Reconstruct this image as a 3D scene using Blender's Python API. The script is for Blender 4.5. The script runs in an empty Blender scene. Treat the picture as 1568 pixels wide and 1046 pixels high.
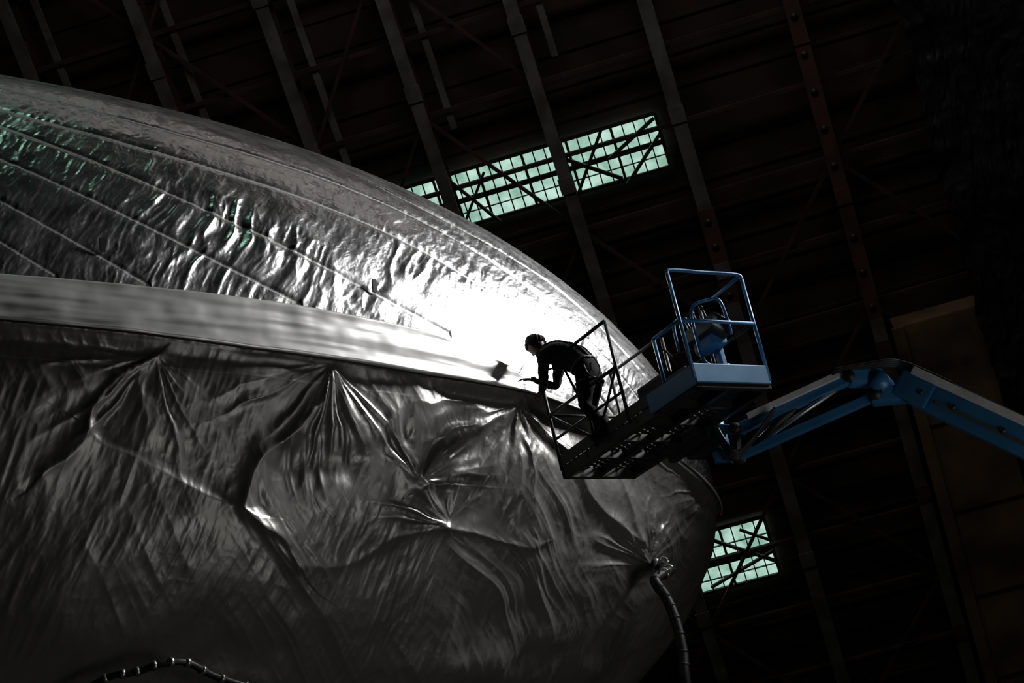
import bpy, bmesh, math, numpy as np
from mathutils import Vector, Matrix
from mathutils.bvhtree import BVHTree
sc=bpy.context.scene
try:
    sc.view_settings.view_transform='Standard'; sc.view_settings.look='None'
except Exception as e: print(e)
rng=np.random.default_rng(7)
# ------------------------------------------------------------------ helpers
def link(ob,parent=None):
    bpy.context.collection.objects.link(ob)
    if parent: ob.parent=parent
    return ob
def empty(name,loc=(0,0,0),rotz=0,parent=None):
    e=bpy.data.objects.new(name,None); e.location=loc; e.rotation_euler=(0,0,rotz); e.empty_display_size=.3
    return link(e,parent)
class MB:
    def __init__(s): s.v=[];s.f=[];s.m=[];s.sm=[]
    def add(s,vs,fs,mat=0,smooth=False):
        b=len(s.v); s.v+= [tuple(x) for x in vs]; s.f+=[[i+b for i in f] for f in fs]
        s.m+=[mat]*len(fs); s.sm+=[smooth]*len(fs)
    def box(s,c,size,R=None,mat=0,bev=0.0):
        c=Vector(c); hx,hy,hz=[q/2 for q in size]
        bm=bmesh.new(); bmesh.ops.create_cube(bm,size=1)
        for v in bm.verts: v.co=Vector((v.co.x*hx*2,v.co.y*hy*2,v.co.z*hz*2))
        if bev>0: bmesh.ops.bevel(bm,geom=bm.edges[:],offset=bev,segments=2,affect='EDGES',profile=.7)
        M=R.to_3x3() if R is not None else Matrix.Identity(3)
        bm.verts.ensure_lookup_table()
        s.add([c+M@v.co for v in bm.verts],[[v.index for v in f.verts] for f in bm.faces],mat)
        bm.free()
    def beam(s,p0,p1,w,h,up=(0,0,1),mat=0,bev=0.0):
        p0=Vector(p0);p1=Vector(p1);x=(p1-p0).normalized();y=Vector(up).cross(x)
        if y.length<1e-4: y=Vector((0,1,0)).cross(x)
        y.normalize(); z=x.cross(y)
        R=Matrix((x,y,z)).transposed()
        s.box((p0+p1)/2,((p1-p0).length,w,h),R,mat,bev)
    def tube(s,pts,r,mat=0,n=10,cap=True):
        pts=[Vector(p) for p in pts]; N=len(pts)
        rs=r if hasattr(r,'__len__') else [r]*N
        ref=None; vs=[]
        for i,p in enumerate(pts):
            t=(pts[min(i+1,N-1)]-pts[max(i-1,0)]).normalized()
            if ref is None: ref=t.orthogonal().normalized()
            else: ref=(ref-t*ref.dot(t)).normalized()
            b=t.cross(ref)
            for k in range(n):
                a=2*math.pi*k/n
                vs.append(p+(ref*math.cos(a)+b*math.sin(a))*rs[i])
        fs=[[i*n+k,i*n+(k+1)%n,(i+1)*n+(k+1)%n,(i+1)*n+k] for i in range(N-1) for k in range(n)]
        if cap: fs+= [list(range(n))[::-1],[(N-1)*n+k for k in range(n)]]
        s.add(vs,fs,mat,True)
    def cyl(s,p0,p1,r,mat=0,n=20): s.tube([p0,p1],r,mat,n)
    def ell(s,c,rad,R=None,mat=0,n=14):
        bm=bmesh.new(); bmesh.ops.create_uvsphere(bm,u_segments=n,v_segments=n//2+2,radius=1)
        M=R.to_3x3() if R is not None else Matrix.Identity(3)
        bm.verts.ensure_lookup_table()
        s.add([Vector(c)+M@Vector((v.co.x*rad[0],v.co.y*rad[1],v.co.z*rad[2])) for v in bm.verts],[[v.index for v in f.verts] for f in bm.faces],mat,True)
        bm.free()
    def obj(s,name,mats,parent=None,matrix=None):
        me=bpy.data.meshes.new(name); me.from_pydata(s.v,[],s.f)
        for m in mats: me.materials.append(m)
        me.polygons.foreach_set('material_index',s.m); me.polygons.foreach_set('use_smooth',s.sm)
        me.update(); ob=bpy.data.objects.new(name,me)
        if matrix is not None: ob.matrix_local=matrix
        return link(ob,parent)
def smooth_path(pts,k=8):
    pts=[Vector(p) for p in pts]; out=[]
    for i in range(len(pts)-1):
        p0=pts[max(i-1,0)];p1=pts[i];p2=pts[i+1];p3=pts[min(i+2,len(pts)-1)]
        for j in range(k):
            t=j/k
            out.append(.5*((2*p1)+(p2-p0)*t+(2*p0-5*p1+4*p2-p3)*t*t+(3*p1-p0-3*p2+p3)*t**3))
    out.append(pts[-1]); return out
def mat(name,col,rough=.5,metal=0.,nscale=5.,col2=None,bump=0.,bscale=20.,spec=.5):
    m=bpy.data.materials.new(name); m.use_nodes=True; nt=m.node_tree; b=nt.nodes['Principled BSDF']
    b.inputs['Base Color'].default_value=(*col,1); b.inputs['Roughness'].default_value=rough; b.inputs['Metallic'].default_value=metal
    b.inputs['Specular IOR Level'].default_value=spec
    tc=nt.nodes.new('ShaderNodeTexCoord')
    if col2 is not None:
        n=nt.nodes.new('ShaderNodeTexNoise'); n.inputs['Scale'].default_value=nscale; n.inputs['Detail'].default_value=6
        r=nt.nodes.new('ShaderNodeValToRGB'); r.color_ramp.elements[0].position=.38; r.color_ramp.elements[1].position=.62
        r.color_ramp.elements[0].color=(*col,1); r.color_ramp.elements[1].color=(*col2,1)
        nt.links.new(tc.outputs['Object'],n.inputs['Vector']); nt.links.new(n.outputs[0],r.inputs[0]); nt.links.new(r.outputs[0],b.inputs['Base Color'])
    if bump>0:
        n=nt.nodes.new('ShaderNodeTexNoise'); n.inputs['Scale'].default_value=bscale; n.inputs['Detail'].default_value=4
        bp=nt.nodes.new('ShaderNodeBump'); bp.inputs['Strength'].default_value=bump; bp.inputs['Distance'].default_value=.02
        nt.links.new(tc.outputs['Object'],n.inputs['Vector']); nt.links.new(n.outputs[0],bp.inputs['Height']); nt.links.new(bp.outputs[0],b.inputs['Normal'])
    return m
# ------------------------------------------------------------------ numpy noise
TAB=rng.random((256,256))
def vn(x,y):
    xi=np.floor(x).astype(int);yi=np.floor(y).astype(int);fx=x-xi;fy=y-yi
    fx=fx*fx*fx*(fx*(fx*6-15)+10);fy=fy*fy*fy*(fy*(fy*6-15)+10)
    a=TAB[xi&255,yi&255];b=TAB[(xi+1)&255,yi&255];c=TAB[xi&255,(yi+1)&255];d=TAB[(xi+1)&255,(yi+1)&255]
    return (a*(1-fx)+b*fx)*(1-fy)+(c*(1-fx)+d*fx)*fy
def fbm(x,y,o=3,g=.5):
    r=0;a=1;t=0
    for i in range(o):
        r=r+a*vn(x*2**i+17.3*i,y*2**i+9.1*i);t+=a;a*=g
    return r/t-.5
def ridge(x,y,o=3,g=.5):
    r=0;a=1;t=0
    for i in range(o):
        r=r+a*(1-np.abs(2*vn(x*2**i+31.7*i,y*2**i+5.3*i)-1)*1.6);t+=a;a*=g
    return r/t
def sst(x,a,b):
    t=np.clip((x-a)/(b-a),0,1); return t*t*(3-2*t)
# ------------------------------------------------------------------ camera
pitch=math.radians(21.5); roll=math.radians(13)
Xw=Vector((1,0,0));Uw=Vector((0,-math.sin(pitch),math.cos(pitch)));Fw=Vector((0,math.cos(pitch),math.sin(pitch)))
Rc=Xw*math.cos(roll)-Uw*math.sin(roll); Uc=Xw*math.sin(roll)+Uw*math.cos(roll)
M=Matrix((Rc,Uc,-Fw)).transposed().to_4x4(); M.translation=(0,0,1.7)
cd=bpy.data.cameras.new('camera'); cd.lens=70; cd.sensor_width=36; cd.clip_end=400
cam=link(bpy.data.objects.new('camera',cd)); cam.matrix_world=M; sc.camera=cam
# ------------------------------------------------------------------ envelope surface
N0=np.array([1.912,26.415,8.810]);AX=np.array([-.8711,-.4827,.0905]);E1=np.array([.0791,.0438,.9959]);E2=np.array([-.4847,.8747,0])
RR,LL,BB,PW,OV=5.5935,12.9494,2.6944,.6203,.8799
def rad(s):
    q=np.clip(s/LL,0,1)
    r=RR*np.maximum(0,1-(1-q)**BB)**PW
    tail=np.clip((s-17)/15,0,1)
    return r*np.sqrt(np.maximum(0,1-tail**2.2*.93))
def Spt(s,thdeg,off=0.):
    s=np.asarray(s,float);t=np.radians(np.asarray(thdeg,float)); r=rad(s)
    rn=OV*E1*np.cos(t)[...,None]+E2*np.sin(t)[...,None]
    ds=.01; dr=(rad(s+ds)-rad(s))/ds
    nn=E1*np.cos(t)[...,None]+OV*E2*np.sin(t)[...,None]; nn=nn/np.linalg.norm(nn,axis=-1)[...,None]
    nn=nn-AX*(np.minimum(dr,8)*.9)[...,None]; nn=nn/np.linalg.norm(nn,axis=-1)[...,None]
    P=N0+AX*s[...,None]+rn*r[...,None]
    return P+nn*np.asarray(off)[...,None], nn
def BL(s):
    return np.interp(s,[0,.47,1.38,2.07,3.4,4.6,6,7,8,9.2,10.5,14],[259.5,260.2,262.8,264.8,266.6,267.6,266.9,267,267,267.4,267.5,267.6])
def BU(s):
    return np.interp(s,[0,1,3.9,4.3,4.6,4.9,5.4,5.94,7.5,9,10.5,14],[259.9,262.4,267.5,267.9,268.6,270.9,272.5,273.4,273.5,273.2,272.8,272.5])
s_arr=np.concatenate([LL*(1-np.cos(np.linspace(0,.22,50)))[:-1],np.linspace(LL*(1-math.cos(.22)),10.9,900),np.linspace(10.95,32,90)])
t_arr=np.concatenate([np.linspace(203,318,900),np.linspace(318,563,150)[1:-1]])
S,T=np.meshgrid(s_arr,t_arr,indexing='ij')
Tm=np.where(T>360+60,T-360,T)
y=(Tm-267.)*.092            # metres around girth
ns=len(s_arr);ntt=len(t_arr)
low=1-sst(Tm-BL(S),-.6,.1)
vis=sst(Tm,203,212)*(1-sst(Tm,308,318))*(T<=318)*(1-sst(S,10.9,14))
near=sst(S,0.15,1.2)
# upper taut foil: puckers running up the girth, slanted toward the nose
sk=S+.45*y
crn=ridge(sk*5.4+fbm(S*1.3,y*1.6,2)*1.6,(y-.3*S)*1.15,2,.4)
crn2=ridge(sk*11+fbm(S*2,y*2,2)*2.0,y*2.8+7,3,.6)
crn3=ridge(sk*13+fbm(S*3,y*3)*1.2,y*4.5,2,.6)
zone=np.exp(-((y-1.15-.10*(S-6.5))/.8)**2)*sst(S,4.9,6.0)*(1-sst(S,8.0,9.9))
msk=sst(fbm(S*.9+3,y*1.1,2),-.22,.12)
d_up=crn*(.036*zone+.007)*(.35+.65*msk)+crn2*.010*(.4+.6*msk)+crn3*.003+fbm(S*.8,y*1.1,2)*.04
d_up=d_up*(1-.9*np.exp(-((S-5.65)/1.0)**2-((y-.95)/.42)**2))
seams=[([(10.9,286.6),(10.4,283.2),(9.0,273.5)]),([(10.9,281),(10.45,277.5),(9.9,273.4)]),([(10.9,293.5),(10.3,290),(8.1,277.5),(7.4,274)]),
 ([(10.9,300.5),(10.2,297),(7.4,282),(6.2,277.5),(5.6,274)]),([(10.9,305),(9.7,301),(7.5,294),(5.27,287.5),(4.3,281.5),(3.6,273),(3.2,268)]),([(10.5,312),(9.5,308),(7,302.5),(5.0,296),(3.2,284),(2.4,272)]),
 ([(6.1,308),(4,300),(2.4,286),(1.6,270)])]
seam_m=np.zeros(S.shape,bool)
for pl in seams:
    a=np.array([p[0] for p in pl[::-1]]);b=np.array([p[1] for p in pl[::-1]])
    c=np.polyfit(a,b,min(3,len(a)-1)); D=np.polyval(c,S); ok=(S>=a[0])&(S<=a[-1])&(T<=318)
    dd=np.abs(Tm-D)*.092
    d_up=np.where(ok,d_up*(1-.5*np.exp(-(dd/.06)**2))-.010*np.exp(-(dd/.05)**2),d_up)
    seam_m|=ok&(dd<.017)&(low<.5)
# lower draped film
def crease(pl,h,w,asym=0.):
    P=np.array([(a,(b-267)*.092) for a,b in pl]); best=np.full(S.shape,9e9);sg=np.zeros(S.shape)
    SW=S+fbm(S*1.3,y*1.3,2)*.35; YW=y+fbm(S*1.3+9,y*1.3+5,2)*.35
    for (x0,y0),(x1,y1) in zip(P[:-1],P[1:]):
        dx,dy=x1-x0,y1-y0;L2=dx*dx+dy*dy
        t=np.clip(((SW-x0)*dx+(YW-y0)*dy)/L2,0,1)
        d=np.hypot(SW-x0-t*dx,YW-y0-t*dy)
        c=(SW-x0)*dy-(YW-y0)*dx
        m=d<best; best=np.where(m,d,best); sg=np.where(m,np.sign(c),sg)
    e=np.exp(-np.sqrt(best**2+.0006)/w)
    return h*e+asym*sg*(1-np.exp(-best/.06))*np.exp(-best/(w*2.2))
wx=fbm(S*.6,y*.6,2);wy=fbm(S*.6+40,y*.6+20,2)
big=fbm(S*.75+wx*.8+2.1,y*.8+wy*.8,2)*.18
patch=sst(fbm(S*.7+11,y*.7+3,2),-.15,.2)
h1=ridge((S+.30*y+wx*.7)*2.6,(y-.3*S)*.5+wy,3,.5)*.040
h2=ridge((S-.55*y+wy*.7)*2.8,(y+.5*S)*.5+wx+5,3,.5)*.038
pm=.25+.75*sst(fbm(S*.8+31,y*.8+13,2),-.12,.16)
d_lo=big+(h1*patch+h2*(1-patch))*pm
fans=[(8.96,265.2,1.3,(.4,-1),17),(7.13,266.3,1.4,(.5,-1),18),(4.69,266,1.5,(.3,-1),18),(6.07,252.2,1.0,(-.6,1),16),(2.46,238.5,1.5,(.3,1),16),(.9,262,1.2,(.6,-.9),16),(5.63,246.5,.9,(.5,.9),13)]
for (a,b,rr,dr_,k) in fans:
    dx=S-a;dy=y-(b-267)*.092; d=np.hypot(dx,dy)+1e-6; an=np.arctan2(dy,dx)
    L=math.hypot(*dr_); cs=(dx*dr_[0]+dy*dr_[1])/(L*d)
    f=1-np.abs(2*vn(an*k/3.0+a*7+fbm(dx*2,dy*2,2)*1.2,d*.8+b)-1)*1.5
    d_lo=d_lo+f*.031*np.exp(-((d-.45*rr)/(.5*rr))**2)*sst(d,0,.2)*sst(cs,-.1,.7)
    d_lo=d_lo+.025*np.exp(-d/.2)
cr=[([(8.96,265.2),(9.3,261),(9.59,255.8),(10.1,251)],.09,.12,.07),([(7.13,266.3),(7.28,260.8),(7.79,254),(7.98,247.8),(7.35,241)],.13,.12,.10),
 ([(4.69,266),(5.3,259),(6.07,252.2),(5.63,246.5)],.08,.12,-.05),([(4.6,266),(4.18,259),(3.4,250),(2.65,243.8)],.08,.12,.07),([(5.63,246.5),(4.9,244),(4.3,243.5)],.05,.07,.02),
 ([(7.35,241),(6.4,243),(5.63,246.5)],.03,.12,0),([(2.65,243.8),(2.46,237.8)],.06,.1,0),([(3.3,264),(2.9,252),(2.46,238)],.04,.08,.03),([(9.59,255.8),(8.6,250),(7.98,247.8)],.05,.14,-.06)]
for (pl,hh_,w_,as_) in cr: d_lo=d_lo+crease(pl,hh_*.65,w_*.6,as_*.3)
fine=ridge((S+.3*y)*7+wx*1.5,(y-.2*S)*1.8+wy,3,.6)*.010*(1.3-pm)
d_lo=(d_lo+fine)-.12
d_lo=d_lo*sst(BL(S)-Tm,0.1,2.0)
disp=(d_lo*low+d_up*(1-low))*vis*near
P,nn=Spt(S,Tm,disp)
verts=P.reshape(-1,3)
idx=np.arange(ns*ntt).reshape(ns,ntt)
i0=idx[:-1,:];i1=idx[1:,:]
faces=np.stack([i0,np.roll(i0,-1,1),np.roll(i1,-1,1),i1],-1).reshape(-1,4)
me=bpy.data.meshes.new('envelope_skin')
nv=len(verts);nf=len(faces)
me.vertices.add(nv);me.vertices.foreach_set('co',verts.astype(np.float32).ravel())
me.loops.add(nf*4);me.loops.foreach_set('vertex_index',faces.astype(np.int32).ravel())
me.polygons.add(nf);me.polygons.foreach_set('loop_start',np.arange(0,nf*4,4,dtype=np.int32))
try: me.polygons.foreach_set('loop_total',np.full(nf,4,dtype=np.int32))
except Exception: pass
me.update(calc_edges=True)
uvl=me.uv_layers.new(name='metres')
uv=np.stack([S.ravel(),y.ravel()],-1)[faces.ravel()]
uvl.data.foreach_set('uv',uv.astype(np.float32).ravel())
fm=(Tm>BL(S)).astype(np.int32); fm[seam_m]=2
fm[(np.abs(Tm-263.7-.3*fbm(S*1.5,S*0,2))<.10)&(S>5.2)&(S<13)]=3
fm=fm[:-1,:].ravel().astype(np.int32)
me.polygons.foreach_set('material_index',fm); me.polygons.foreach_set('use_smooth',np.ones(nf,dtype=bool))
def foil(name,col,rough,metal,bumps,rn=.1,spec=.5):
    m=bpy.data.materials.new(name); m.use_nodes=True; nt=m.node_tree; b=nt.nodes['Principled BSDF']
    b.inputs['Base Color'].default_value=(*col,1); b.inputs['Metallic'].default_value=metal; b.inputs['Specular IOR Level'].default_value=spec
    uvn=nt.nodes.new('ShaderNodeUVMap'); uvn.uv_map='metres'
    prev=None
    for (sx,sy,rot,scale,dist,det) in bumps:
        mp=nt.nodes.new('ShaderNodeMapping'); mp.vector_type='TEXTURE'; mp.inputs['Scale'].default_value=(sx,sy,1); mp.inputs['Rotation'].default_value=(0,0,rot)
        n=nt.nodes.new('ShaderNodeTexNoise'); n.inputs['Scale'].default_value=scale; n.inputs['Detail'].default_value=det; n.inputs['Distortion'].default_value=.3
        n.noise_type='RIDGED_MULTIFRACTAL'
        bp=nt.nodes.new('ShaderNodeBump'); bp.inputs['Distance'].default_value=dist; bp.inputs['Strength'].default_value=1
        nt.links.new(uvn.outputs[0],mp.inputs[0]); nt.links.new(mp.outputs[0],n.inputs['Vector']); nt.links.new(n.outputs[0],bp.inputs['Height'])
        if prev: nt.links.new(prev.outputs[0],bp.inputs['Normal'])
        prev=bp
    nt.links.new(prev.outputs[0],b.inputs['Normal'])
    n=nt.nodes.new('ShaderNodeTexNoise'); n.inputs['Scale'].default_value=3; nt.links.new(uvn.outputs[0],n.inputs['Vector'])
    mr=nt.nodes.new('ShaderNodeMapRange'); mr.inputs[1].default_value=.3; mr.inputs[2].default_value=.7; mr.inputs[3].default_value=rough-rn; mr.inputs[4].default_value=rough+rn
    nt.links.new(n.outputs[0],mr.inputs[0]); nt.links.new(mr.outputs[0],b.inputs['Roughness'])
    return m
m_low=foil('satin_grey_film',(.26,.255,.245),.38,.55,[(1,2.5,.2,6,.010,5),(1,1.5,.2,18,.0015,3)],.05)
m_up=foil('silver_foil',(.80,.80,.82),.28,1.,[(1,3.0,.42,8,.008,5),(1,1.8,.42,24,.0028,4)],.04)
m_band=foil('white_tape_film',(.84,.84,.85),.35,.65,[(5,1,.06,3,.006,3)],.04)
m_tape=mat('seam_tape',(.60,.61,.61),.42,.6)
m_join=mat('film_joint_tape',(.34,.33,.32),.42,.5)
m_dark=mat('black_rubber',(.010,.010,.011),.5)
m_steel=mat('galvanised_steel',(.45,.46,.47),.35,.9)
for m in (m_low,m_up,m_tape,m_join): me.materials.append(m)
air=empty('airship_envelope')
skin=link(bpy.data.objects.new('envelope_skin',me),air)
def ribbon(name,s0,s1,fl,fu,off,material,nacross=10,ds=.03,wave=0.):
    ss=np.arange(s0,s1,ds); k=np.linspace(0,1,nacross)
    Sx=np.repeat(ss[:,None],nacross,1); lo=fl(ss)[:,None];up=fu(ss)[:,None]
    Tt=lo+(up-lo)*k
    yy=(Tt-267)*.092
    o=off*np.ones_like(Sx)+wave*(fbm(Sx*.6+yy*.8,yy*7,3)+.5*fbm(Sx*3,yy*3,2))*np.minimum(1,(up-lo)/3)
    o=np.where(k[None]==0,o-off*.55,o); o=np.where(k[None]==1,off*.15,o)
    Pp,_=Spt(Sx,Tt,o); me2=bpy.data.meshes.new(name)
    n0=len(ss); ii=np.arange(n0*nacross).reshape(n0,nacross)
    fs=np.stack([ii[:-1,:-1],ii[:-1,1:],ii[1:,1:],ii[1:,:-1]],-1).reshape(-1,4)
    me2.from_pydata(Pp.reshape(-1,3).tolist(),[],fs.tolist())
    ul=me2.uv_layers.new(name='metres'); u2=np.stack([Sx.ravel(),yy.ravel()],-1)[fs.ravel()]; ul.data.foreach_set('uv',u2.astype(np.float32).ravel())
    me2.polygons.foreach_set('use_smooth',np.ones(len(fs),dtype=bool)); me2.materials.append(material); me2.update()
    return link(bpy.data.objects.new(name,me2),air)
ribbon('band_flap',.25,14,lambda s:BL(s)-.25,BU,.075,m_band,30,.02,.034)
hp=[Vector(Spt(s,BL(s)-.25,.045)[0]) for s in np.arange(.25,13,.05)]
mb=MB(); mb.tube(hp,.010,0,6); mb.obj('flap_hem',[m_dark],air)
mb=MB()
for (s,t) in [(6.5,278.3),(9.45,277.4)]:
    p,n=Spt(s,t,.01); p=Vector(p);n=Vector(n); mb.beam(p,p+n*.03+Vector((0,0,.13)),.05,.02,mat=0)
mb.obj('valve_tab',[m_dark],air)
cp=[Vector(Spt(s,t,o)[0]) for s,t,o in [(9.6,227.3,.1),(9.3,229.8,.16),(9.08,230.4,.2),(8.85,231.5,.25),(8.6,231.5,.25),(8.3,229.6,.2),(7.85,227.3,.12),(7.3,225,.08)]]
cps=smooth_path(cp,8); mb=MB(); mb.tube(cps,.035,0,8)
for i in range(2,len(cps)-1,5):
    d=(cps[i+1]-cps[i]).normalized(); mb.tube([cps[i]-d*.02,cps[i]+d*.02],.048,1,10)
mb.obj('tether_cable',[m_dark,m_steel],air)
hz=[Vector(Spt(2.50,239,.0)[0]),Vector(Spt(2.48,238.3,.22)[0]),Vector((.98,22.25,7.22)),Vector((1.05,22.25,7.0)),Vector((1.09,22.2,6.72)),Vector((1.08,22.1,6.3)),Vector((1.02,22.0,5.9)),Vector((.98,22.0,4.8)),Vector((1.0,22.1,2.5)),Vector((1.1,22.3,.6)),Vector((1.3,22.6,.08)),Vector((2.6,23,.08))]
hs=smooth_path(hz,12); mb=MB(); mb.tube(hs,.060,0,14)
for i in range(6,len(hs)-1,6):
    d=(hs[i+1]-hs[i]).normalized(); mb.tube([hs[i]-d*.015,hs[i]+d*.015],.064,0,14)
for i in (3,12,17):
    d=(hs[i+1]-hs[i]).normalized(); mb.tube([hs[i]-d*.02,hs[i]+d*.02],.070,1,16); mb.box(hs[i]+Vector((.06,-.04,0)),(.04,.04,.04),None,1,.005)
p=hs[22]+Vector((.12,-.02,.16)); mb.tube([p+Vector((math.cos(a)*.05,0,math.sin(a)*.05)) for a in np.linspace(0,6.28,16)],.012,1,6); mb.beam(hs[22],p,.02,.02,mat=1)
mb.obj('inflation_hose',[m_dark,m_steel],air)
# ------------------------------------------------------------------ boom lift
m_blue=mat('blue_paint',(.035,.16,.36),.38,.1,col2=(.05,.20,.42),nscale=3,bump=.1)
m_bluel=mat('light_blue_paint',(.09,.26,.48),.4,.1,col2=(.12,.32,.55),nscale=4)
m_blk=mat('dark_steel',(.016,.017,.02),.5,.3,col2=(.028,.027,.025),nscale=6)
m_white=mat('grey_cable_tray',(.85,.85,.84),.5,.0,col2=(.7,.7,.69),nscale=8)
m_tire=mat('tyre_rubber',(.02,.02,.02),.8)
lift=empty('boom_lift',(0,0,0))
PF=Matrix.Translation((.2,20.2,8.0))@Matrix.Rotation(math.atan2(-.8,.6),4,'Z')
PL,PWd,FZ,RH=2.42,.96,.14,1.10
mb=MB()
for yv in (0.03,PWd-.03): mb.beam((0,yv,.06),(PL,yv,.06),.06,.13,mat=0,bev=.008)
for xv in (0.03,PL-.03): mb.beam((xv,0,.06),(xv,PWd,.06),.06,.13,mat=0,bev=.008)
for xv in (.5,.95,1.4,1.85): mb.beam((xv,0,.07),(xv,PWd,.07),.05,.08,mat=0)
mb.beam((0,PWd/2,.06),(PL,PWd/2,.06),.06,.08,mat=0)
for i in range(-12,40):
    for sgn in (1,-1):
        x0=i*.085
        def cl(xa,ya,xb,yb):
            t0,t1=0,1; dx=xb-xa
            for (lim,sg) in ((.03,1),(PL-.03,-1)):
                qa=(xa-lim)*sg;qb=(xb-lim)*sg
                if qa<0 and qb<0: return None
                if qa<0: t0=max(t0,qa/(qa-qb))
                if qb<0: t1=min(t1,qa/(qa-qb))
            if t1<=t0+.02: return None
            return (xa+dx*t0,ya+(yb-ya)*t0),(xa+dx*t1,ya+(yb-ya)*t1)
        c=cl(x0,0.,x0+sgn*.55,PWd)
        if c: mb.beam((*c[0],FZ-.02),(*c[1],FZ-.02),.014,.02,mat=0)
mb.beam((0,0,FZ+.05),(PL,0,FZ+.05),.012,.12,mat=0); mb.beam((0,PWd,FZ+.05),(PL,PWd,FZ+.05),.012,.12,mat=0)
mb.beam((0,0,FZ+.05),(0,PWd,FZ+.05),.012,.12,mat=0)
mb.beam((PL,0,.15),(PL,PWd,.15),.03,.20,mat=2,bev=.01)
mb.beam((PL-.32,0.02,FZ+.01),(PL-.32,PWd-.02,FZ+.01),.62,.02,mat=2)
mb.beam((PL-.75,-.01,.13),(PL,-.01,.13),.02,.20,mat=1,bev=.006)
mb.obj('platform_floor',[m_blk,m_blue,m_bluel],lift,PF)
mb=MB(); r=.019
Z0=FZ-.05
def post(x,yv,h=RH,m=0): mb.tube([(x,yv,Z0),(x,yv,FZ+h)],r,m)
for x in (.02,.68,1.3): post(x,0,RH,0)
post(PL,0,RH,1);post(PL,PWd,RH,1)
for x in (.02,1.0,1.7): post(x,PWd,RH,0)
zt=FZ+RH;zm=FZ+.58
mb.tube([(.40,0,zt),(1.3,0,zt)],r,0); mb.tube([(.02,0,zm),(1.3,0,zm)],r,0)
mb.tube([(.02,PWd,zt),(1.7,PWd,zt)],r,0);mb.tube([(.02,PWd,zm),(PL,PWd,zm)],r*.9,0)
mb.tube([(.02,0,zm),(.02,PWd,zm)],r,0)
mb.tube([(.02,0,FZ+.3),(1.3,0,FZ+.3)],r*.8,0)
mb.tube([(.68,0,Z0),(1.3,0,zm)],r*.8,0); mb.tube([(.02,0,zm),(.68,0,Z0+.1)],r*.8,0)
mb.tube([(.68,0,FZ+.3),(.40,0,zt)],r*.8,0)
zt2=FZ+RH
mb.tube(smooth_path([(PL,0,zt2-.12),(PL,0,zt2-.02),(PL,.06,zt2+.03),(PL,PWd/2,zt2+.03),(PL,PWd-.06,zt2+.03),(PL,PWd,zt2-.02),(PL,PWd,zt2-.12)],5),r,1)
mb.tube([(PL,0,FZ+.58),(PL,PWd,FZ+.58)],r,1)
mb.tube([(PL-.45,0,FZ+.58),(PL,0,FZ+.58)],r,1); mb.tube([(PL-.45,0,Z0),(PL-.45,0,FZ+.58)],r,1)
mb.tube([(PL-.5,PWd,zt2),(PL,PWd,zt2+.02)],r,1)
mb.obj('guard_rails',[m_blk,m_blue],lift,PF)
mb=MB()
Rt=Matrix.Rotation(math.radians(-25),3,'X')
mb.box((PL-.55,PWd-.14,FZ+.72),(.5,.24,.20),Rt,0,.03); mb.box((PL-.55,PWd-.14,FZ+.60),(.3,.2,.12),None,1,.02)
mb.box((PL-.55,PWd-.05,FZ+.35),(.08,.06,.6),None,1,.01)
for k in (-.18,-.05,.1): mb.cyl((PL-.55+k,PWd-.18,FZ+.8),(PL-.55+k,PWd-.22,FZ+.95),.013,0,8); mb.ell((PL-.55+k,PWd-.225,FZ+.965),(.022,.022,.026),None,0,8)
mb.tube(smooth_path([(PL-.3,PWd-.05,FZ+.6),(PL-.28,PWd-.1,FZ+.95),(PL-.34,PWd-.2,FZ+1.0),(PL-.42,PWd-.38,FZ+.93),(PL-.42,PWd-.42,FZ+.6),(PL-.42,PWd-.38,FZ+.32),(PL-.4,PWd-.1,FZ+.3)],6),.017,2)
mb.tube(smooth_path([(PL-.85,PWd-.05,FZ+.6),(PL-.85,PWd-.1,FZ+.95),(PL-.82,PWd-.2,FZ+1.0),(PL-.75,PWd-.38,FZ+.9),(PL-.75,PWd-.40,FZ+.6)],6),.017,2)
mb.box((PL-.95,.45,FZ+.2),(.5,.4,.32),None,0,.03); mb.box((PL-.45,.35,FZ+.12),(.35,.4,.2),None,0,.03)
mb.tube(smooth_path([(PL-.7,.3,FZ+.3),(PL-.7,.25,FZ+.5),(PL-.62,.25,FZ+.55),(PL-.5,.3,FZ+.3)],6),.012,0)
mb.obj('control_console',[m_blk,m_blue,m_blue],lift,PF)
def V(*a): return Vector(a)
mb=MB()
mount=V(1.66,19.72,8.02)
mb.box(mount+V(.05,.03,-.10),(.34,.30,.30),Matrix.Rotation(-.93,3,'Z'),2,.03)
mb.cyl(mount+V(.2,.05,-.36),mount+V(.2,.05,.10),.10,0,24)
mb.box(mount+V(-.1,-.02,-.13),(.7,.10,.12),Matrix.Rotation(-.93,3,'Z'),2,.01)
J0=V(1.98,19.6,7.62);J1=V(3.44,19.08,7.76);K0=V(2.05,19.52,7.88);K1=V(3.24,19.03,7.99)
mb.beam(J0,J1,.08,.09,mat=0,bev=.012)
mb.beam(K0,K1,.11,.11,mat=0,bev=.015)
mb.beam(K0.lerp(K1,.12)+V(-.01,-.05,.062),K0.lerp(K1,.97)+V(-.01,-.05,.062),.08,.065,mat=1,bev=.006)
for q in (J0,K0,K1,J1): mb.cyl(q+V(-.04,-.10,0),q+V(.04,.10,0),.06,2,16)
mb.beam(mount+V(.2,.03,-.28),J0,.14,.12,mat=0,bev=.01); mb.beam(mount+V(.2,.03,.0),K0,.12,.10,mat=0,bev=.01)
mb.beam(J0+V(0,0,-.07),K0+V(0,0,.08),.06,.05,mat=2)
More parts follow.
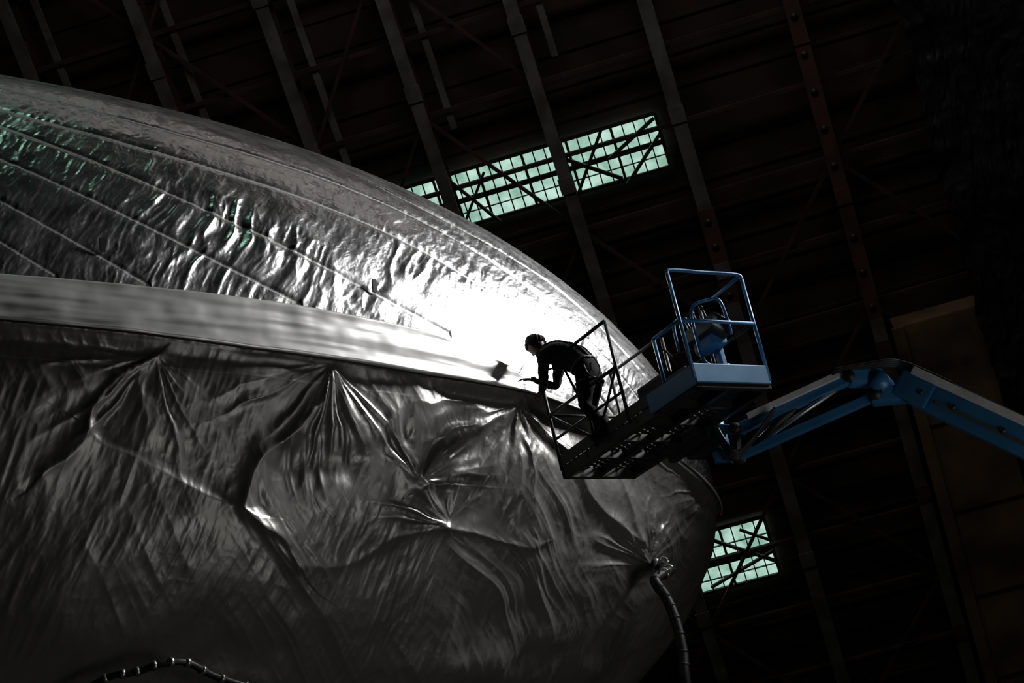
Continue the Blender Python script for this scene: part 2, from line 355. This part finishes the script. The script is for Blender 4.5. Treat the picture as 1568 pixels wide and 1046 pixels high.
mb.tube([J0.lerp(J1,.12)+V(0,0,.03),K0.lerp(K1,.5)-V(0,0,.03)],.04,2,12);mb.tube([J0.lerp(J1,.1)+V(0,0,.03),K0.lerp(K1,.85)-V(0,0,.05)],.024,3,12)
EL=V(3.52,19.06,7.92)
mb.beam(K1+V(-.02,0,.0),EL+V(.02,0,.0),.18,.16,mat=0,bev=.03)
mb.beam(J1+V(-.05,0,0),V(3.80,19.02,7.68),.18,.17,mat=0,bev=.03)
mb.cyl(EL+V(-.05,-.14,-.05),EL+V(.05,.14,-.05),.10,0,24)
mb.cyl(J1+V(-.03,-.13,0),J1+V(.03,.13,0),.07,2,20)
B0=V(3.72,19.05,7.80);BD=V(.80,-.66,-1.02).normalized()
upv=V(.45,-.1,1)
mb.beam(B0,B0+BD*.42,.28,.28,up=upv,mat=0,bev=.03)
mb.beam(B0+BD*.2,B0+BD*5.6,.25,.31,up=upv,mat=0,bev=.02)
mb.beam(B0+BD*4.6,B0+BD*9.0,.32,.40,up=upv,mat=0,bev=.02)
zl=Vector(upv).cross(BD).normalized(); zu=BD.cross(zl).normalized()
nr=zl if zl.y<0 else -zl     # near side of the boom, toward the camera
mb.beam(B0+BD*.1+zu*.165+nr*.08,B0+BD*8.6+zu*.165+nr*.08,.13,.085,up=upv,mat=1,bev=.01)
mb.tube([B0+BD*.1+zu*.22-nr*.05,B0+BD*8.6+zu*.22-nr*.05],.018,2,8)
mb.beam(B0+BD*.5+nr*.13-zu*.03,B0+BD*4.5+nr*.13-zu*.03,.02,.04,up=upv,mat=3)
for k in (.3,.7,1.3): mb.cyl(B0+BD*k+zl*.15,B0+BD*k-zl*.15,.03,2,12)
for k in range(4):
    o=V(.01*k,-.03-.03*k,.005*k)
    mb.tube(smooth_path([K0.lerp(K1,.85)+V(0,-.06,.09)+o,EL+V(-.12,-.06,.11)+o,EL+V(.06,-.08,.09)+o,B0+V(.05,-.06,.13)+o,B0+BD*.5+zu*.19+o*.5],7),.017,2,8)
    o=V(.01*k,-.05-.03*k,.01*k)
    mb.tube(smooth_path([mount+V(.15,-.1,-.05)+o,K0+V(-.2,-.1,-.2)+o,K0+V(-.12,-.1,-.33)+o,K0+V(.1,-.08,-.2)+o,K0.lerp(K1,.3)+V(0,-.06,-.03)+o],7),.015,2,8)
mb.obj('boom_arm',[m_blue,m_white,m_blk,m_steel],lift)
mb=MB(); G=B0+BD*8.4; cx,cy=G.x+.9,G.y-.75
Rz=Matrix.Rotation(math.atan2(-.66,.8),3,'Z')
def cp_(a,b,c): q=Rz@V(a,b,0); return V(cx+q.x,cy+q.y,c)
mb.box(cp_(0,0,.62),(2.6,1.5,.45),Rz,0,.06)
mb.cyl(cp_(0,0,.8),cp_(0,0,1.05),.55,2,32)
mb.box(cp_(.3,0,1.4),(2.4,1.5,.7),Rz,0,.12); mb.box(cp_(1.55,0,1.35),(.5,1.7,.9),Rz,2,.12)
mb.beam(cp_(.9,0,1.5),G,.34,.42,mat=0,bev=.03)
for a in (-1,1):
    for b in (-1,1):
        mb.tube([cp_(a*1.05,b*.78,.48),cp_(a*1.05,b*.80,.48),cp_(a*1.05,b*1.08,.48),cp_(a*1.05,b*1.1,.48)],[.4,.48,.48,.4],4,32); mb.cyl(cp_(a*1.05,b*1.06,.48),cp_(a*1.05,b*1.13,.48),.22,1,20)
mb.obj('chassis',[m_blue,m_white,m_blk,m_steel,m_tire],lift)
# ------------------------------------------------------------------ worker
m_shirt=mat('black_shirt',(.008,.008,.010),.85,bump=.4,bscale=25,spec=.2)
m_trou=mat('dark_trousers',(.007,.007,.009),.9,bump=.4,bscale=25,spec=.1)
m_skin=mat('skin',(.12,.065,.045),.55)
m_hair=mat('dark_curly_hair',(.008,.006,.005),.8,bump=1,bscale=60,spec=.2)
m_boot=mat('work_boot',(.006,.005,.004),.85,spec=.1)
m_eye=mat('eye',(.4,.4,.4),.2)
m_harn=mat('harness_webbing',(.025,.025,.03),.6)
wk=empty('construction_worker',(.68,19.72,8.0+FZ),math.atan2(.53,-.85))
WM=Matrix.Translation(wk.location)@Matrix.Rotation(wk.rotation_euler.z,4,'Z'); WI=WM.inverted()
tgtR=WI@Vector(Spt(4.78,267.6,.15)[0]); tgtL=WI@Vector(Spt(4.6,266.3,.10)[0])
def ik(sh,tg,l1,l2,pole):
    d=tg-sh; L=min(d.length,(l1+l2)*.985); dn=d.normalized(); tg=sh+dn*L
    a=(l1*l1-l2*l2+L*L)/(2*L); h=math.sqrt(max(0,l1*l1-a*a)); pl=(pole-dn*pole.dot(dn)).normalized()
    return sh+dn*a+pl*h,tg
DZ=.08
shR=V(.37,-.17,1.05+DZ);shL=V(.34,.18,1.03+DZ)
wrR=tgtR+V(-.10,0,.03); wrL=tgtL+V(-.09,.01,.03)
elR,wrR=ik(shR,wrR,.30,.28,V(0,-.4,-1)); elL,wrL=ik(shL,wrL,.30,.28,V(-.2,.5,-1))
vs=[];es=[];rs=[]
def j(p,rx,par=None,ry=None):
    vs.append(tuple(p));rs.append((rx,ry or rx));
    if par is not None: es.append((par,len(vs)-1))
    return len(vs)-1
pel=j(V(-.06,0,.72+DZ),.135,None,.15)
wa=j(V(.02,0,.85+DZ),.125,pel,.14); ch=j(V(.17,0,.99+DZ),.15,wa,.165); uc=j(V(.29,0,1.08+DZ),.125,ch,.15); nb=j(V(.385,0,1.14+DZ),.06,uc); nk=j(V(.45,0,1.185+DZ),.052,nb)
for sh,el,wr in ((shR,elR,wrR),(shL,elL,wrL)):
    a=j(sh,.072,uc); b=j(sh.lerp(el,.5),.056,a); c=j(el,.047,b); d=j(el.lerp(wr,.4),.045,c); e=j(wr,.029,d)
for sy,kn,an in ((-1,V(.15,-.15,.44),V(.09,-.16,.10)),(1,V(.02,.14,.41),V(-.16,.15,.10))):
    h=j(V(-.06,.09*sy,.66+DZ),.105,pel); hm=j(V(-.06,.1*sy,.66+DZ).lerp(kn,.5),.088,h); k=j(kn,.066,hm); cf=j(kn.lerp(an,.4),.06,k); a=j(an,.046,cf)
sm=bpy.data.meshes.new('body'); sm.from_pydata(vs,es,[]); so=bpy.data.objects.new('body_tmp',sm); link(so)
md=so.modifiers.new('s','SKIN'); md.use_smooth_shade=True
for i,(a,b) in enumerate(rs): sm.skin_vertices[0].data[i].radius=(a*1.12,b*1.10)
for i in range(len(vs)): sm.skin_vertices[0].data[i].use_root=(i==0)
sb=so.modifiers.new('u','SUBSURF'); sb.levels=2; sb.render_levels=2
dg=bpy.context.evaluated_depsgraph_get(); bmz=bpy.data.meshes.new_from_object(so.evaluated_get(dg)); bpy.data.objects.remove(so)
bmz.materials.clear()
for m in (m_shirt,m_trou,m_skin): bmz.materials.append(m)
for pg in bmz.polygons:
    c=pg.center; pg.use_smooth=True
    pg.material_index=1 if (c.z+ c.x*.8)<.76+DZ and c.x<.3 else 0
    if (c-V(.45,0,1.185+DZ)).length<.06: pg.material_index=2
    if (c-wrR).length<.07 or (c-wrL).length<.07: pg.material_index=2
for v in bmz.vertices:
    n=math.sin(v.co.x*37+v.co.z*51)*math.sin(v.co.y*43+v.co.z*23)*.006; v.co=v.co+v.normal*n
bo=bpy.data.objects.new('body',bmz); link(bo,wk)
HR=Matrix.Rotation(math.radians(48),3,'Y'); HC=V(.515,0,1.25+DZ)
bm=bmesh.new(); bmesh.ops.create_icosphere(bm,subdivisions=5,radius=1)
for v in bm.verts:
    x,yv,z=v.co
    X=x*.098;Y=yv*.076;Z=z*.118
    if z<0: Y*=1-.32*z*z; X=X*(1-.10*z*z)+.012*(-z)
    if x>0:
        f=math.exp(-((yv/.16)**2)-((z+.12)/.22)**2); X+=.024*f*x
        for sy in (-1,1):
            X-=.012*math.exp(-((yv-.38*sy)/.18)**2-((z-.06)/.14)**2)*x
        X+=.008*math.exp(-((z-.25)/.12)**2-(yv/.5)**2)*x
        X+=.008*math.exp(-((z+.48)/.07)**2-(yv/.25)**2)*x - .005*math.exp(-((z+.56)/.04)**2-(yv/.28)**2)*x
        X+=.012*math.exp(-((z+.85)/.18)**2-(yv/.35)**2)*x
    if x<0 and z<0: X*=1-.25*z*z
    v.co=(X,Y,Z)
hm=bpy.data.meshes.new('head'); bm.to_mesh(hm); bm.free(); hm.materials.append(m_skin)
for pg in hm.polygons: pg.use_smooth=True
HM=Matrix.Translation(HC)@HR.to_4x4()
ho=bpy.data.objects.new('head',hm); ho.matrix_local=HM; link(ho,wk)
mb=MB()
for sy in (-1,1):
    mb.ell((.079,.029*sy,.007),(.012,.013,.011),None,1,10); mb.ell((-.005,.077*sy,-.01),(.020,.009,.032),None,0,10); mb.ell((.090,.028*sy,.030),(.006,.018,.004),None,2,8)
mb.ell((.098,0,-.058),(.008,.024,.006),None,0,8)
mb.obj('face_details',[m_skin,m_eye,m_hair],wk,HM)
bm=bmesh.new(); bmesh.ops.create_icosphere(bm,subdivisions=5,radius=1)
for v in bm.verts:
    d=v.co.copy(); n=float(fbm(np.array([d.x*5+d.z*3+20]),np.array([d.y*5+d.z*4+20]),2)[0])
    k=1.16+.22*n
    if d.x>.25 and d.z<.42 or d.z<-.55: k=.7
    v.co=(d.x*.102*k-.004,d.y*.082*k,d.z*.122*k+.004)
hh=bpy.data.meshes.new('hair'); bm.to_mesh(hh); bm.free(); hh.materials.append(m_hair)
for pg in hh.polygons: pg.use_smooth=True
h2o=bpy.data.objects.new('hair',hh); h2o.matrix_local=HM; link(h2o,wk)
def hand(name,wr,fd,pn,side):
    fd=fd.normalized(); pn=(pn-fd*pn.dot(fd)).normalized(); sd=fd.cross(pn).normalized()*side
    mb=MB(); R=Matrix((fd,sd,pn)).transposed()
    mb.ell(wr+fd*.048,(.056,.041,.017),R,0,16)
    mb.tube([wr-fd*.03,wr+fd*.02],[.028,.026],0,12)
    for k,(off,ln,sp) in enumerate([(.028,.070,.12),(.010,.080,.03),(-.010,.074,-.05),(-.028,.058,-.15)]):
        b=wr+fd*.085+sd*off; d=(fd+sd*sp).normalized(); pts=[b-d*.03]; c=0
        for q in range(4):
            pts.append(b); c+=.22; dd=(d*math.cos(c)+pn*math.sin(c)); b=b+dd*ln*[.45,.3,.25,.0][q]
        sp_=smooth_path(pts,4); mb.tube(sp_,list(np.linspace(.0102,.0065,len(sp_))),0,8)
    t0=wr+fd*.025+sd*.022; mb.tube(smooth_path([t0,t0+fd*.025+sd*.03,t0+fd*.055+sd*.042+pn*.01,t0+fd*.08+sd*.044+pn*.018],4),list(np.linspace(.0145,.0085,13)),0,8)
    return mb.obj(name,[m_skin],wk)
hand('right_hand',wrR,(tgtR-elR),V(.6,0,-.8),1)
hand('left_hand',wrL,(tgtL-elL),V(.6,0,-.8),-1)
mb=MB()
for an,yaw in ((V(.09,-.16,.10),-.1),(V(-.16,.15,.10),.15)):
    R=Matrix.Rotation(yaw,3,'Z'); 
    mb.tube([an+V(0,0,.10),an+V(0,0,.0),an+V(.0,0,-.05)],[.058,.056,.055],0,14)
    mb.ell(an+R@V(.06,0,-.055),(.135,.05,.045),R,0,16); mb.box(an+R@V(.05,0,-.088),(.27,.095,.022),R,0,.008)
mb.obj('boots',[m_boot],wk)
bv=BVHTree.FromPolygons([v.co.copy() for v in bmz.vertices],[tuple(p.vertices) for p in bmz.polygons])
def wrap(pts,rt=.011):
    out=[]
    for q in pts:
        c,nr_,ix,dd=bv.find_nearest(q); out.append(c+nr_*.006)
    mb.tube(out,rt,0,6)
mb=MB()
def ring(c,ax,rr,n=40):
    ax=ax.normalized(); a=V(0,1,0); b=ax.cross(a).normalized(); a=b.cross(ax)
    return [c+(a*math.cos(t)+b*math.sin(t))*rr for t in np.linspace(0,2*math.pi,n)]
wrap(ring(V(-.02,0,.80+DZ),V(.4,0,.8),.2),.016); wrap(ring(V(-.04,-.1,.58+DZ),V(0,0,1),.14)); wrap(ring(V(-.02,.1,.58+DZ),V(0,0,1),.14))
for sy in (-1,1): wrap([q+V(0,0,DZ) for q in smooth_path([V(-.16,.06*sy,.90),V(-.02,.09*sy,1.12),V(.18,.11*sy,1.24),V(.36,.11*sy,1.20),V(.46,.09*sy,1.0),V(.30,.08*sy,.84),V(.10,.06*sy,.72)],8)])
mb.tube([q+V(0,0,DZ) for q in smooth_path([V(-.17,.03,.80),V(-.23,.08,.66),V(-.2,.14,.55),V(-.13,.17,.62),V(-.1,.17,.74)],8)],.009,0,6)
mb.obj('safety_harness',[m_harn],wk)
# ------------------------------------------------------------------ hangar
O=V(5.129,54.608,26.779);u=V(.9903,-.1392,0);v_=V(-.0895,-.6365,.7660);n_=V(-.1066,-.7586,-.6428)
WF=Matrix((u,v_,n_)).transposed().to_4x4(); WF.translation=O
m_wall=mat('dark_boarding',(.012,.008,.006),.9,col2=(.032,.016,.010),nscale=.6,bump=.5,bscale=3)
m_rib=mat('weathered_grey_timber',(.12,.118,.112),.7,col2=(.06,.056,.05),nscale=1.2)
m_rust=mat('rusty_steel',(.085,.032,.020),.8,col2=(.045,.020,.014),nscale=1.5)
m_dia=mat('rusty_brace',(.060,.020,.013),.8,col2=(.02,.010,.008),nscale=1.5)
m_brn=mat('brown_purlin',(.045,.020,.014),.8,col2=(.018,.010,.008),nscale=1.0)
m_conc=mat('stained_plywood',(.22,.135,.065),.8,col2=(.06,.042,.028),nscale=.45)
m_floor=mat('concrete_floor',(.10,.10,.10),.7,col2=(.06,.06,.06),nscale=.4)
mb=MB(); mb.box((-12,7.5,-.4),(70,85,.3),None,0)
for k in range(-35,48): mb.box((-12,k,-.22),(70,.10,.08),None,0)
mb.obj('wall_back',[m_wall],None,WF)
mb=MB(); mb.box((0,35,-.1),(110,90,.2)); mb.obj('floor',[m_floor])
mb=MB(); topz=O.z+v_.z*50; mb.box((0,-2,topz+.4),(110,60,.4)); mb.obj('ceiling',[m_wall])
mb=MB()
def w(a,b,c=0.): return V(a,b,c)
ribs=[-23.6,-20,-16.4,-12.8,-9.2,-5.8,-2.3,1.4,5.4,9.5,13.4]
for a in ribs:
    if a==5.4: mb.beam(w(a,-5.4,.9),w(a,45,.9),.44,.10,mat=1); mb.beam(w(a,-34,.9),w(a,-5.4,.9),.40,.1,mat=0)
    elif a==1.4:
        mb.beam(w(a,-34,.9),w(a,-3.6,.9),.42,.10,mat=0); mb.beam(w(a,-3.6,.9),w(a,-.6,.9),.5,.12,mat=1); mb.beam(w(a,-.6,.9),w(a,45,.9),.42,.10,mat=0)
    else: mb.beam(w(a,-34,.9),w(a,45,.9),.38,.10,mat=0)
    mb.beam(w(a,-34,.0),w(a,45,.0),.3,.10,mat=2)
    if a<-8 : mb.beam(w(a+.75,-34,.3),w(a+.75,45,.3),.2,.10,mat=0)
    if a in (-5.8,): mb.beam(w(a+.75,3.8,.3),w(a+.75,45,.3),.2,.10,mat=0)
    if a==-2.3: mb.beam(w(a+.75,5.0,.3),w(a+.75,45,.3),.2,.10,mat=0)
    for k in range(-34,45,2):
        mb.beam(w(a,k,.05),w(a,k+1,.85),.1,.1,mat=2); mb.beam(w(a,k+1,.85),w(a,k+2,.05),.1,.1,mat=2)
    for k in range(-33,45,5): mb.box(w(a,k+a*.3,.97),(.46,.5,.05),None,0 if a not in (5.4,) else 1)
    if a in (5.4,1.4):
        rg=np.arange(-5,20,1.15) if a==5.4 else np.arange(-3.4,-.6,.8)
        for k in rg: mb.cyl(w(a-.02,k,.94),w(a-.02,k,.985),.11,3,14)
for k in np.arange(-33.2,45,2.35): mb.beam(w(-40,k,.35),w(22,k,.35),.12,.16,mat=2)
for i,a in enumerate(ribs[:-1]):
    b=ribs[i+1]
    for k in np.arange(-33.2,43,4.7):
        if abs(k-.8)<3.6 and -3<a<1.5: continue
        if (i+int(k))%2==0: mb.beam(w(a,k,.5),w(b,k+4.7,.5),.10,.1,mat=4)
        else: mb.beam(w(a,k+4.7,.5),w(b,k,.5),.10,.1,mat=4)
mb.obj('roof_truss',[m_rib,m_rust,m_brn,m_blk,m_dia],None,WF)
def window(name,u0,u1,v0,v1,nu,rows,braces):
    gm=bpy.data.materials.new(name+'_glass'); gm.use_nodes=True; nt=gm.node_tree; b=nt.nodes['Principled BSDF']
    tc=nt.nodes.new('ShaderNodeTexCoord'); n=nt.nodes.new('ShaderNodeTexNoise'); n.inputs['Scale'].default_value=1.7; n.inputs['Detail'].default_value=5
    r=nt.nodes.new('ShaderNodeValToRGB'); r.color_ramp.elements[0].position=.35; r.color_ramp.elements[0].color=(.26,.46,.36,1); r.color_ramp.elements[1].position=.65; r.color_ramp.elements[1].color=(.58,.83,.71,1)
    nt.links.new(tc.outputs['Object'],n.inputs['Vector']);nt.links.new(n.outputs[0],r.inputs[0]);nt.links.new(r.outputs[0],b.inputs['Emission Color']); b.inputs['Emission Strength'].default_value=.95
    b.inputs['Base Color'].default_value=(.1,.2,.15,1)
    mb=MB(); mb.box(((u0+u1)/2,(v0+v1)/2,-.12),(u1-u0,v1-v0,.04),None,1)
    for e in (v0,v1): mb.beam((u0,e,-.05),(u1,e,-.05),.10,.1,mat=0)
    for e in (u0,u1): mb.beam((e,v0,-.05),(e,v1,-.05),.10,.1,mat=0)
    for k in range(1,nu):
        x=u0+(u1-u0)*k/nu; mb.beam((x,v0,-.06),(x,v1,-.06),.035 if k%4 else .08,.06,mat=0)
    for (vv,wd) in rows: mb.beam((u0,vv,-.06),(u1,vv,-.06),wd,.06,mat=0)
    for (a,b_,c,d,wd) in braces: mb.beam((a,b_,.45),(c,d,.45),wd,.1,mat=0)
    mb.obj(name,[m_blk,gm],None,WF)
window('window_1',-9.0,.75,.72,2.42,28,[(1.52,.16),(1.12,.03),(2.0,.03)],[(-2.2,.7,-.9,2.5,.09),(-2.2,2.0,-.7,.9,.11),(-.9,1.6,.7,2.4,.10),(-.6,.7,.75,1.9,.10),(-5.7,2.4,-4.6,.7,.09),(-5.6,1.0,-4.6,2.3,.08)])
window('window_2',-4.0,.42,-13.3,-11.2,12,[(-12.4,.14),(-11.8,.03),(-12.9,.03)],[(-1.6,-11.1,.45,-12.6,.10),(-1.8,-12.9,.45,-12.2,.09),(-.4,-11.2,.4,-11.8,.07)])
mb=MB(); mb.box((7.1,-19.8,1.1),(2.6,28.4,.9),None,0,.05)
for k in range(-33,-6,3): mb.box((7.1,k,1.57),(2.6,.05,.03),None,1)
mb.beam((5.9,-34,1.62),(5.9,-5.6,1.62),.35,.12,mat=0)
mb.obj('hangar_door_pier',[m_conc,m_blk],None,WF)
gx=np.linspace(8.3,16,260);gy=np.linspace(-13,16,500);GX,GY=np.meshgrid(gx,gy,indexing='ij')
GZ=1.9+ridge(GX*2.2+fbm(GX*.6,GY*.4)*3,GY*.8,4,.6)*.14+fbm(GX*.5,GY*.5)*.4
GX2=GX+fbm(GX*0,GY*.6,2)*.5-(GY+5)*.03
me3=bpy.data.meshes.new('sheet'); ii=np.arange(GX.size).reshape(GX.shape)
me3.from_pydata(np.stack([GX2,GY,GZ],-1).reshape(-1,3).tolist(),[],np.stack([ii[:-1,:-1],ii[1:,:-1],ii[1:,1:],ii[:-1,1:]],-1).reshape(-1,4).tolist())
me3.materials.append(mat('black_netting_sheet',(.010,.010,.012),.42))
for pg in me3.polygons: pg.use_smooth=True
so=bpy.data.objects.new('hanging_plastic_sheet',me3); so.matrix_local=WF; link(so)
# ------------------------------------------------------------------ lights
wd=bpy.data.worlds.new('world'); sc.world=wd; wd.use_nodes=True; wd.node_tree.nodes['Background'].inputs[0].default_value=(.5,.6,.6,1); wd.node_tree.nodes['Background'].inputs[1].default_value=.002
def lamp(name,kind,loc,aim,power,col=(1,1,1),**k):
    l=bpy.data.lights.new(name,kind); l.energy=power; l.color=col
    for a,b in k.items(): setattr(l,a,b)
    o=bpy.data.objects.new(name,l); o.location=loc; o.rotation_euler=(Vector(aim)-Vector(loc)).to_track_quat('-Z','Y').to_euler(); return link(o)
lamp('work_floodlight','SPOT',(10.4,22.9,15.6),(-.8,19.6,9.3),12500,(1,.99,.97),spot_size=math.radians(42),spot_blend=1.,shadow_soft_size=1.3)
lamp('green_foil_fill','AREA',(-5,20,32),(-6,17,10),150,(.55,1,.78),shape='RECTANGLE',size=10,size_y=3)  # added green lamp for the sheen on the upper foil, not a skylight
lamp('back_wall_fill','AREA',(4,32,36),(3,53,22),720,(1,.92,.84),shape='RECTANGLE',size=20,size_y=4)  # added area lamp that lifts the dim back wall and ribs
lamp('lower_film_fill','AREA',(6.3,14.2,2.4),(0.3,20.5,6.8),88,(1,.97,.92),shape='RECTANGLE',size=4,size_y=4)  # added soft fill for the lower film, no door opening behind it
